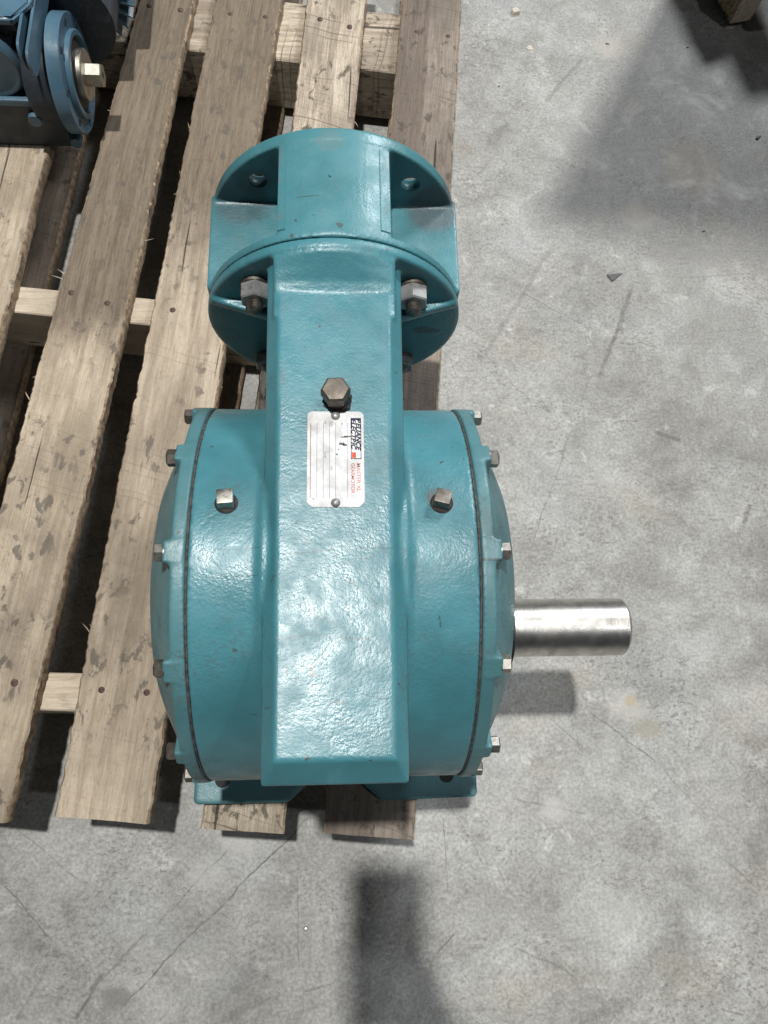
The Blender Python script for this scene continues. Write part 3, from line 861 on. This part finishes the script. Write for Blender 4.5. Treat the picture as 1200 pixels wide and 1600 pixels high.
# square pipe plugs on the drum
for s, mt in ((-1, M_zinc), (1, M_rustbolt)):
    yy = 66.0
    nrm = Vector((0, yy - YC, math.sqrt(RD ** 2 - (yy - YC) ** 2))).normalized()
    base = Vector((s * 75.5, YC, ZC)) + nrm * (RD - 1)
    q = Vector((0, 0, 1)).rotation_difference(nrm).to_matrix().to_4x4()
    bmp = bmesh.new(); revolve(bmp, [(-2, 8.3), (1.2, 8.1), (2.0, 7.0), (2.0, 0)], 'z', (0, 0, 0), 28)
    me = mesh_from(bmp, 'pipe_plug', 35); me.transform(Matrix.Translation(base * MM) @ q)
    pp = link('pipe_plug', me, M_black, GR)
    bmp = bmesh.new(); box(bmp, -5.6, 5.6, -5.6, 5.6, 1, 11.5, .9)
    me = mesh_from(bmp, 'square_head', 30); me.transform(Matrix.Translation(base * MM) @ q @ Matrix.Rotation(R(6 if s < 0 else -16), 4, 'Z'))
    link('square_head', me, mt, pp)

# nameplate
def rrect(x0, x1, y0, y1, r, ch=False, n=6):
    pts = []
    for cx, cy, a0, lower in ((x1 - r, y1 - r, 0, False), (x0 + r, y1 - r, 90, False), (x0 + r, y0 + r, 180, True), (x1 - r, y0 + r, 270, True)):
        m = 1 if (lower and ch) else n
        for i in range(m + 1):
            a = R(a0 + 90 * i / m)
            pts.append((cx + r * math.cos(a), cy + r * math.sin(a)))
    return pts
PZ = 171.6
bm = bmesh.new()
prism(bm, rrect(-19.3, 20.4, 59.3, 130.6, 3.6, True), 'z', PZ - 1.5, PZ)
npl = link('nameplate', mesh_from(bm, 'nameplate', 30), M_plate, GR)
npl['label'] = 'white metal nameplate with faded print'
for yy in (127.3, 62.4):
    rev('rivet', [(PZ - .3, 3.4), (PZ + 1.0, 3.0), (PZ + 1.9, 1.7), (PZ + 2.2, 0)], 'z', (.5, yy, 0), M_nut, npl, 20, 180)
def ink(name, rects, mt, dz=.05):
    bm = bmesh.new()
    for x0, x1, y0, y1 in rects:
        vs = [bm.verts.new((x, y, PZ + dz)) for x, y in ((x0, y0), (x1, y0), (x1, y1), (x0, y1))]
        bm.faces.new(vs)
    return link(name, mesh_from(bm, name), mt, npl)
def text(s, x, y, size, mt, shear=0.0, sx=1.0, name='lettering', bold=0.0, dz=.08, al='LEFT'):
    """baseline runs down the plate (towards -Y), letter tops face +X"""
    c = bpy.data.curves.new('txt', 'FONT'); c.body = s; c.size = size * MM; c.shear = shear; c.offset = bold * MM
    c.space_character = 1.0; c.align_x = al
    o = bpy.data.objects.new('txt', c); COL.objects.link(o)
    dg = bpy.context.evaluated_depsgraph_get(); dg.update()
    me = bpy.data.meshes.new_from_object(o.evaluated_get(dg)); bpy.data.objects.remove(o); bpy.data.curves.remove(c)
    me.name = name; me.materials.clear()
    me.transform(Matrix.Translation((x * MM, y * MM, (PZ + dz) * MM)) @ Matrix.Rotation(R(-90), 4, 'Z') @ Matrix.Diagonal((sx, 1, 1, 1)))
    return link(name, me, mt, npl)
# logo frame
fx0, fx1, fy0, fy1 = 11.2, 18.6, 94.5, 125.6
ink('logo_frame', [(fx0, fx0 + .5, fy0, fy1), (fx1 - .5, fx1, fy0, fy1), (fx0, fx1, fy0, fy0 + .6), (fx0, fx1, fy1 - .6, fy1)], M_ink)
ink('logo_block', [(fx0, fx1, fy1 - 1.4, fy1)], M_ink, .06)
text('RELIANCE', 15.15, 125.2, 4.3, M_ink, .3, 1.22, bold=.16)
text('ELECTRIC', 11.75, 125.2, 4.3, M_ink, .3, 1.22, bold=.16)
ink('logo_square', [(11.9, 14.8, 95.4, 99.5)], M_red, .07)
text('MASTER XL', 15.3, 91.5, 3.7, M_pink, 0, 1.12, bold=.06)
text('GEARMOTOR', 11.3, 91.5, 3.7, M_pink, 0, .98, bold=.06)
ink('rule_lines', [(x, x + .32, 66, 122) for x in (-17.0, -12.7, -8.2, -3.9, .4, 8.6)] + [(-8.2, -3.9, 99.5, 99.8)], M_line)
ink('rule_line_red', [(-17.25, -17.0, 72, 121)], M_pink)
text('SIZE', -3.2, 123.0, 2.4, M_line)
text('HP', -7.6, 123.5, 2.4, M_line)
text('RPM', -7.6, 99.0, 2.0, M_line)
text('NO.', -2.9, 89, 2.0, M_line)
text('ID.', 4.3, 122, 2.0, M_line)
text('R', -15.6, 66, 2.6, M_line)
ink('scuff_mark', [(4.2, 8.8, 110.6, 111.4), (6.5, 12.4, 110.9, 112.0), (3.0, 6.8, 105.0, 106.8), (5.6, 8.4, 104.2, 105.8), (.8, 2.2, 97.5, 98.5), (2.0, 2.8, 101, 102)], M_shard, .1)

# ------------------------------------------------------------------ blue gearmotor at the upper left
BG = empty('blue_gearmotor', (-400, 720, BZ), 'slate blue helical gearmotor with round flange, at the upper left of the pallet', 'gearmotor')
bm = bmesh.new()
box(bm, -620, -352, 650, 800, BZ, -97)
hull(bm, [(-620, 662, -97), (-352, 662, -97), (-620, 662, -70), (-372, 690, -40), (-620, 800, -40), (-352, 800, -97), (-372, 800, -40), (-620, 690, -20), (-620, 800, -20)])
revolve(bm, [(660, 44), (760, 44)], 'y', (-420, 0, -58), 48)
hull(bm, [(x, y, z) for x, y, z in ((-620, 676, -25), (-370, 676, -25), (-620, 680, -8), (-370, 680, -8), (-620, 800, -8), (-366, 800, -8), (-366, 800, -60), (-366, 700, -60), (-620, 800, -60), (-620, 676, -60))])
revolve(bm, [(-380, 52), (-338, 52)], 'x', (0, 690, -92), 64)
cast('gear_case', bm, 2.4, 3, M_blue_shaded, BG)
bm = bmesh.new(); box(bm, -620, -356, 646, 660, -99, -90, 2)
link('case_ledge', mesh_from(bm, 'case_ledge', 30), M_blue, BG)
bm = bmesh.new(); hull(bm, [(x, y, z) for x, y in ((-620, 664), (-368, 664), (-350, 690), (-350, 790), (-620, 790)) for z in (-10, 0)])
bmesh.ops.bevel(bm, geom=list(bm.edges), offset=2.5, segments=3, affect='EDGES')
link('top_cover', mesh_from(bm, 'top_cover', 40), M_blue, BG)
rev('recess_rim', [(654, 0), (654, 30), (652, 33), (652, 37), (655, 40), (664, 40)], 'y', (-418, 0, -54), M_blue, BG, 48, 40)
rev('drain_plug', [(640, 4), (640, 8), (652, 8)], 'y', (-384, 0, -115), M_blue, BG, 24, 30)
rev('drain_plug', [(640, 3), (640, 7), (652, 7)], 'y', (-345, 0, -148), M_blue, BG, 24, 30)
fd = rev('output_flange', [(-346, 61), (-345, 64), (-330, 64), (-329, 63), (-329, 47), (-324, 47), (-323, 46), (-323, 41), (-330, 40), (-330, 0)], 'x', (0, 690, -92), M_blue, BG, 96, 30)
for k in range(8):
    t = R(22.5 + 45 * k)
    rev('flange_screw', [(-329.5, 3.8), (-328.6, 3.8), (-328.2, 3.2), (-329.2, 2.2), (-329.2, 0)], 'x', (0, 690 + 55.5 * math.cos(t), -92 + 55.5 * math.sin(t)), M_hole, fd, 14, 30)
rev('shaft_seal', [(-330, 40.5), (-328.5, 40.5), (-325, 29), (-325, 0)], 'x', (0, 690, -92), M_rubber, BG, 48, 30)
rev('washer', [(-325, 28), (-318, 28), (-317.2, 27), (-317.2, 0)], 'x', (0, 690, -92), M_brass, BG, 48, 30)
pl2 = rev('shaft_bolt', [(-317.5, 13.5), (-300, 13.5), (-299, 12.4), (-299, 4.5), (-306, 4), (-306, 0)], 'x', (0, 690, -92), M_brass, BG, 6, 30, R(15))
for k in range(2):
    x = -361 + k * 9
    bm = bmesh.new()
    out = rrect(628 - k * 8, 790, -38, -4 - k * 4, 12, False, 6); inn = rrect(706, 794, -60, 16 - k * 2, 8, False, 6)
    prism(bm, out, 'x', x, x + 3.0)
    link('cooling_rib', mesh_from(bm, 'cooling_rib', 40), M_blue, BG)
rev('vent_knob', [(-12, 11), (4, 11), (7, 8), (7, 0)], 'z', (-322, 790, -22), M_blue, BG, 24, 40)
rev('motor_body', [(760, 62), (1120, 62)], 'y', (-290 - 60, 0, -80), M_blue_shaded, BG, 64, 40)
for k in range(22):
    t = R(-100 + 12 * k)
    bm = bmesh.new()
    c, s = math.cos(t), math.sin(t)
    pts = []
    for r, h in ((60, 1.6), (80, 1.0)):
        for sg in (-1, 1):
            pts.append((-350 + r * c - sg * h * s, -80 + r * s + sg * h * c))
    hull(bm, [(p[0], y, p[1]) for p in pts for y in (815, 1110)])
    link('cooling_fin', mesh_from(bm, 'cooling_fin', 30), M_blue, BG)

BG.location = Vector((-400 + 15, 720 + 6, BZ)) * MM
BG.scale = (1.0, 1.0, 1.05)
# ------------------------------------------------------------------ small debris on the concrete
def chip(name, x, y, sx, sy, sz, mt, label, cat, seed=1, rz=0, n=10):
    rr = random.Random(seed)
    bm = bmesh.new()
    pts = []
    for i in range(n):
        a = 2 * math.pi * i / n + rr.uniform(-.2, .2)
        k = rr.uniform(.75, 1.05)
        pts.append((math.cos(a) * sx * k, math.sin(a) * sy * k, 0))
        pts.append((math.cos(a) * sx * k * .8, math.sin(a) * sy * k * .8, sz * rr.uniform(.6, 1)))
    hull(bm, pts)
    o = link(name, mesh_from(bm, name, 25), mt, None, (x, y, FZ + .05))
    o.rotation_euler = (0, 0, rz)
    return tag(o, label, cat)
chip('pebble', 300, 1061, 9, 7.5, 6, M_stone, 'larger pale pebble on concrete near the top edge of the photo', 'pebble', 3)
chip('pebble', 318, 986, 7, 6, 1.5, M_stone, 'flat pale flake on concrete below the larger pebble', 'pebble', 4)
chip('pebble', 655, 1057, 3.2, 2.6, 2, M_stone, 'tiny white crumb beside the broken board end', 'pebble', 5)
o = chip('splinter', 663, 1046, 9, 2.4, 3, M_splinter, 'small pale wood splinter lying at the broken board end', 'splinter', 6, R(-8))
bm = bmesh.new(); hull(bm, [(-12, 4, 0), (12, 7, 0), (-5, -8, 0), (-12, 4, 2), (12, 7, 1.2), (-6, -7, 2.5)])
o = link('shard', mesh_from(bm, 'shard', 20), M_shard, None, (413, 556, FZ + .05)); tag(o, 'dark triangular shard lying on the open concrete', 'shard')
chip('shard', 676, 819, 7, 3.5, 3, M_shard, 'small dark shard near the right edge in the shaded floor', 'shard', 8, R(35), 6)
chip('twig', 449, 1001, 5, 1.2, 1.5, M_shard, 'tiny dark splinter on the bright floor near the top', 'splinter', 9, R(-10), 6)
bm = bmesh.new(); revolve(bm, [(0, 2.2), (1.0, 2.6), (2, 1.9), (2.3, 0)], 'z', (0, 0, 0), 14)
tag(link('screw', mesh_from(bm, 'screw', 40), M_zinc, None, (-33.4, -292.5, FZ + .05)), 'tiny bright screw head on the floor below the pallet', 'screw')
for x, y, sd in ((262, 905, 1), (451, 972, 2), (585, 1000, 3), (340, 800, 4), (560, 640, 5), (250, 380, 6)):
    chip('pebble', x, y, 2.0 + sd * .25, 1.6, 1.0, M_shard if sd % 2 else M_stone, ('tiny %s speck of grit on the concrete, %s' % ('dark' if sd % 2 else 'pale',
         {1: 'level with the flange top', 2: 'in the bright floor near the shadow edge', 3: 'in the shade left of the second pallet', 4: 'between pallet and shadow edge', 5: 'right of the triangular shard', 6: 'just right of the reducer'}[sd])), 'grit', 20 + sd, 0, 6)

# ------------------------------------------------------------------ things outside the frame that cast the shadows in it
DU = empty('shadow_panel', (560, 1150, 950), 'added unseen sheet panel, shaped to throw the soft shadow on the upper right floor', 'panel')
bm = bmesh.new()  # unseen panel and rods, added only to shade the upper right floor
def sh_pt(x, y, h):   # point at height z=h (mm) that throws its shadow from the main lamp to floor (x, y)
    Lx, Ly, Lz = -440, 660, 4700
    t = (h - FZ) / (Lz - FZ)
    return (x + (Lx - x) * t, y + (Ly - y) * t, h)
base = [sh_pt(340, 650, 1350), sh_pt(576, 1110, 800), sh_pt(900, 1700, 800), sh_pt(1900, 1500, 2000), sh_pt(1500, 520, 2900)]
hull(bm, base + [(x, y, z + 60) for x, y, z in base])
link('sheet', mesh_from(bm, 'sheet', 20), M_shadow_panel, DU)
for x, y, zr in ((500, 1050, 1020), (1200, 900, 2250)):
    rev('shadow_panel_rod', [(zr, 5), (4600, 5)], 'z', (x, y, 0), M_shadow_panel, DU, 10)

# smartphone that takes the picture, held by a hand
def cam_local(o):
    o.matrix_world = CAM
bm = bmesh.new()
box(bm, -59, 13, -108, 44, 1.5, 9.5, 2.5)
ph = link('smartphone', mesh_from(bm, 'smartphone', 40), M_phone); cam_local(ph)
tag(ph, 'black smartphone held over the reducer, seen only as a shadow on the floor', 'phone')
def skin(name, chains, mt, parent, sub=1):
    bm = bmesh.new()
    lay = bm.verts.layers.skin.verify()
    for ch in chains:
        prev = None
        for (x, y, z, r) in ch:
            v = bm.verts.new((x * MM, y * MM, z * MM)); v[lay].radius = (r * MM, r * MM)
            if prev is None: v[lay].use_root = True
            else: bm.edges.new((prev, v))
            prev = v
    me = bpy.data.meshes.new(name); bm.to_mesh(me); bm.free()
    o = bpy.data.objects.new(name, me); COL.objects.link(o)
    o.modifiers.new('Skin', 'SKIN'); m = o.modifiers.new('Sub', 'SUBSURF'); m.levels = m.render_levels = sub
    dg = bpy.context.evaluated_depsgraph_get(); dg.update()
    nm = bpy.data.meshes.new_from_object(o.evaluated_get(dg)); bpy.data.objects.remove(o)
    nm.name = name; nm.materials.clear(); nm.shade_smooth()
    o = link(name, nm, mt, None); cam_local(o)
    return o
fing = []
for k, (y, l) in enumerate(((-38, 1.0), (-58, 1.08), (-78, 1.0), (-96, .82))):
    dx = (-12, -5, 4, 12)[k]
    fing.append([(16 + dx, y - 12, 24, 9), (27 + dx, y - 4, 10, 8.5), (20 + dx, y, 4, 8), (2 + dx * .5, y + 2, 11, 7.0), (-8 * l + dx * .5, y + 3, 13, 6.0)])
palm = [[(62, -230, 60, 27), (50, -185, 50, 24), (34, -140, 36, 24), (14, -100, 32, 22), (2, -62, 26, 16)]]
thumb = [[(4, -110, 30, 13), (-10, -80, 24, 11), (-22, -58, 18, 9.5), (-30, -40, 17, 8)]]
hand = skin('person', palm + fing + thumb, M_skin, None, 1)
tag(hand, 'hand of the photographer gripping the phone, dark long sleeve, seen only as a shadow', 'person')
slv = skin('sleeve', [[(60, -215, 57, 37), (80, -300, 85, 44), (110, -420, 130, 52), (170, -560, 190, 60)]], M_sleeve, None, 1)
slv.parent = hand; slv.matrix_parent_inverse = CAM.inverted(); slv.matrix_world = CAM
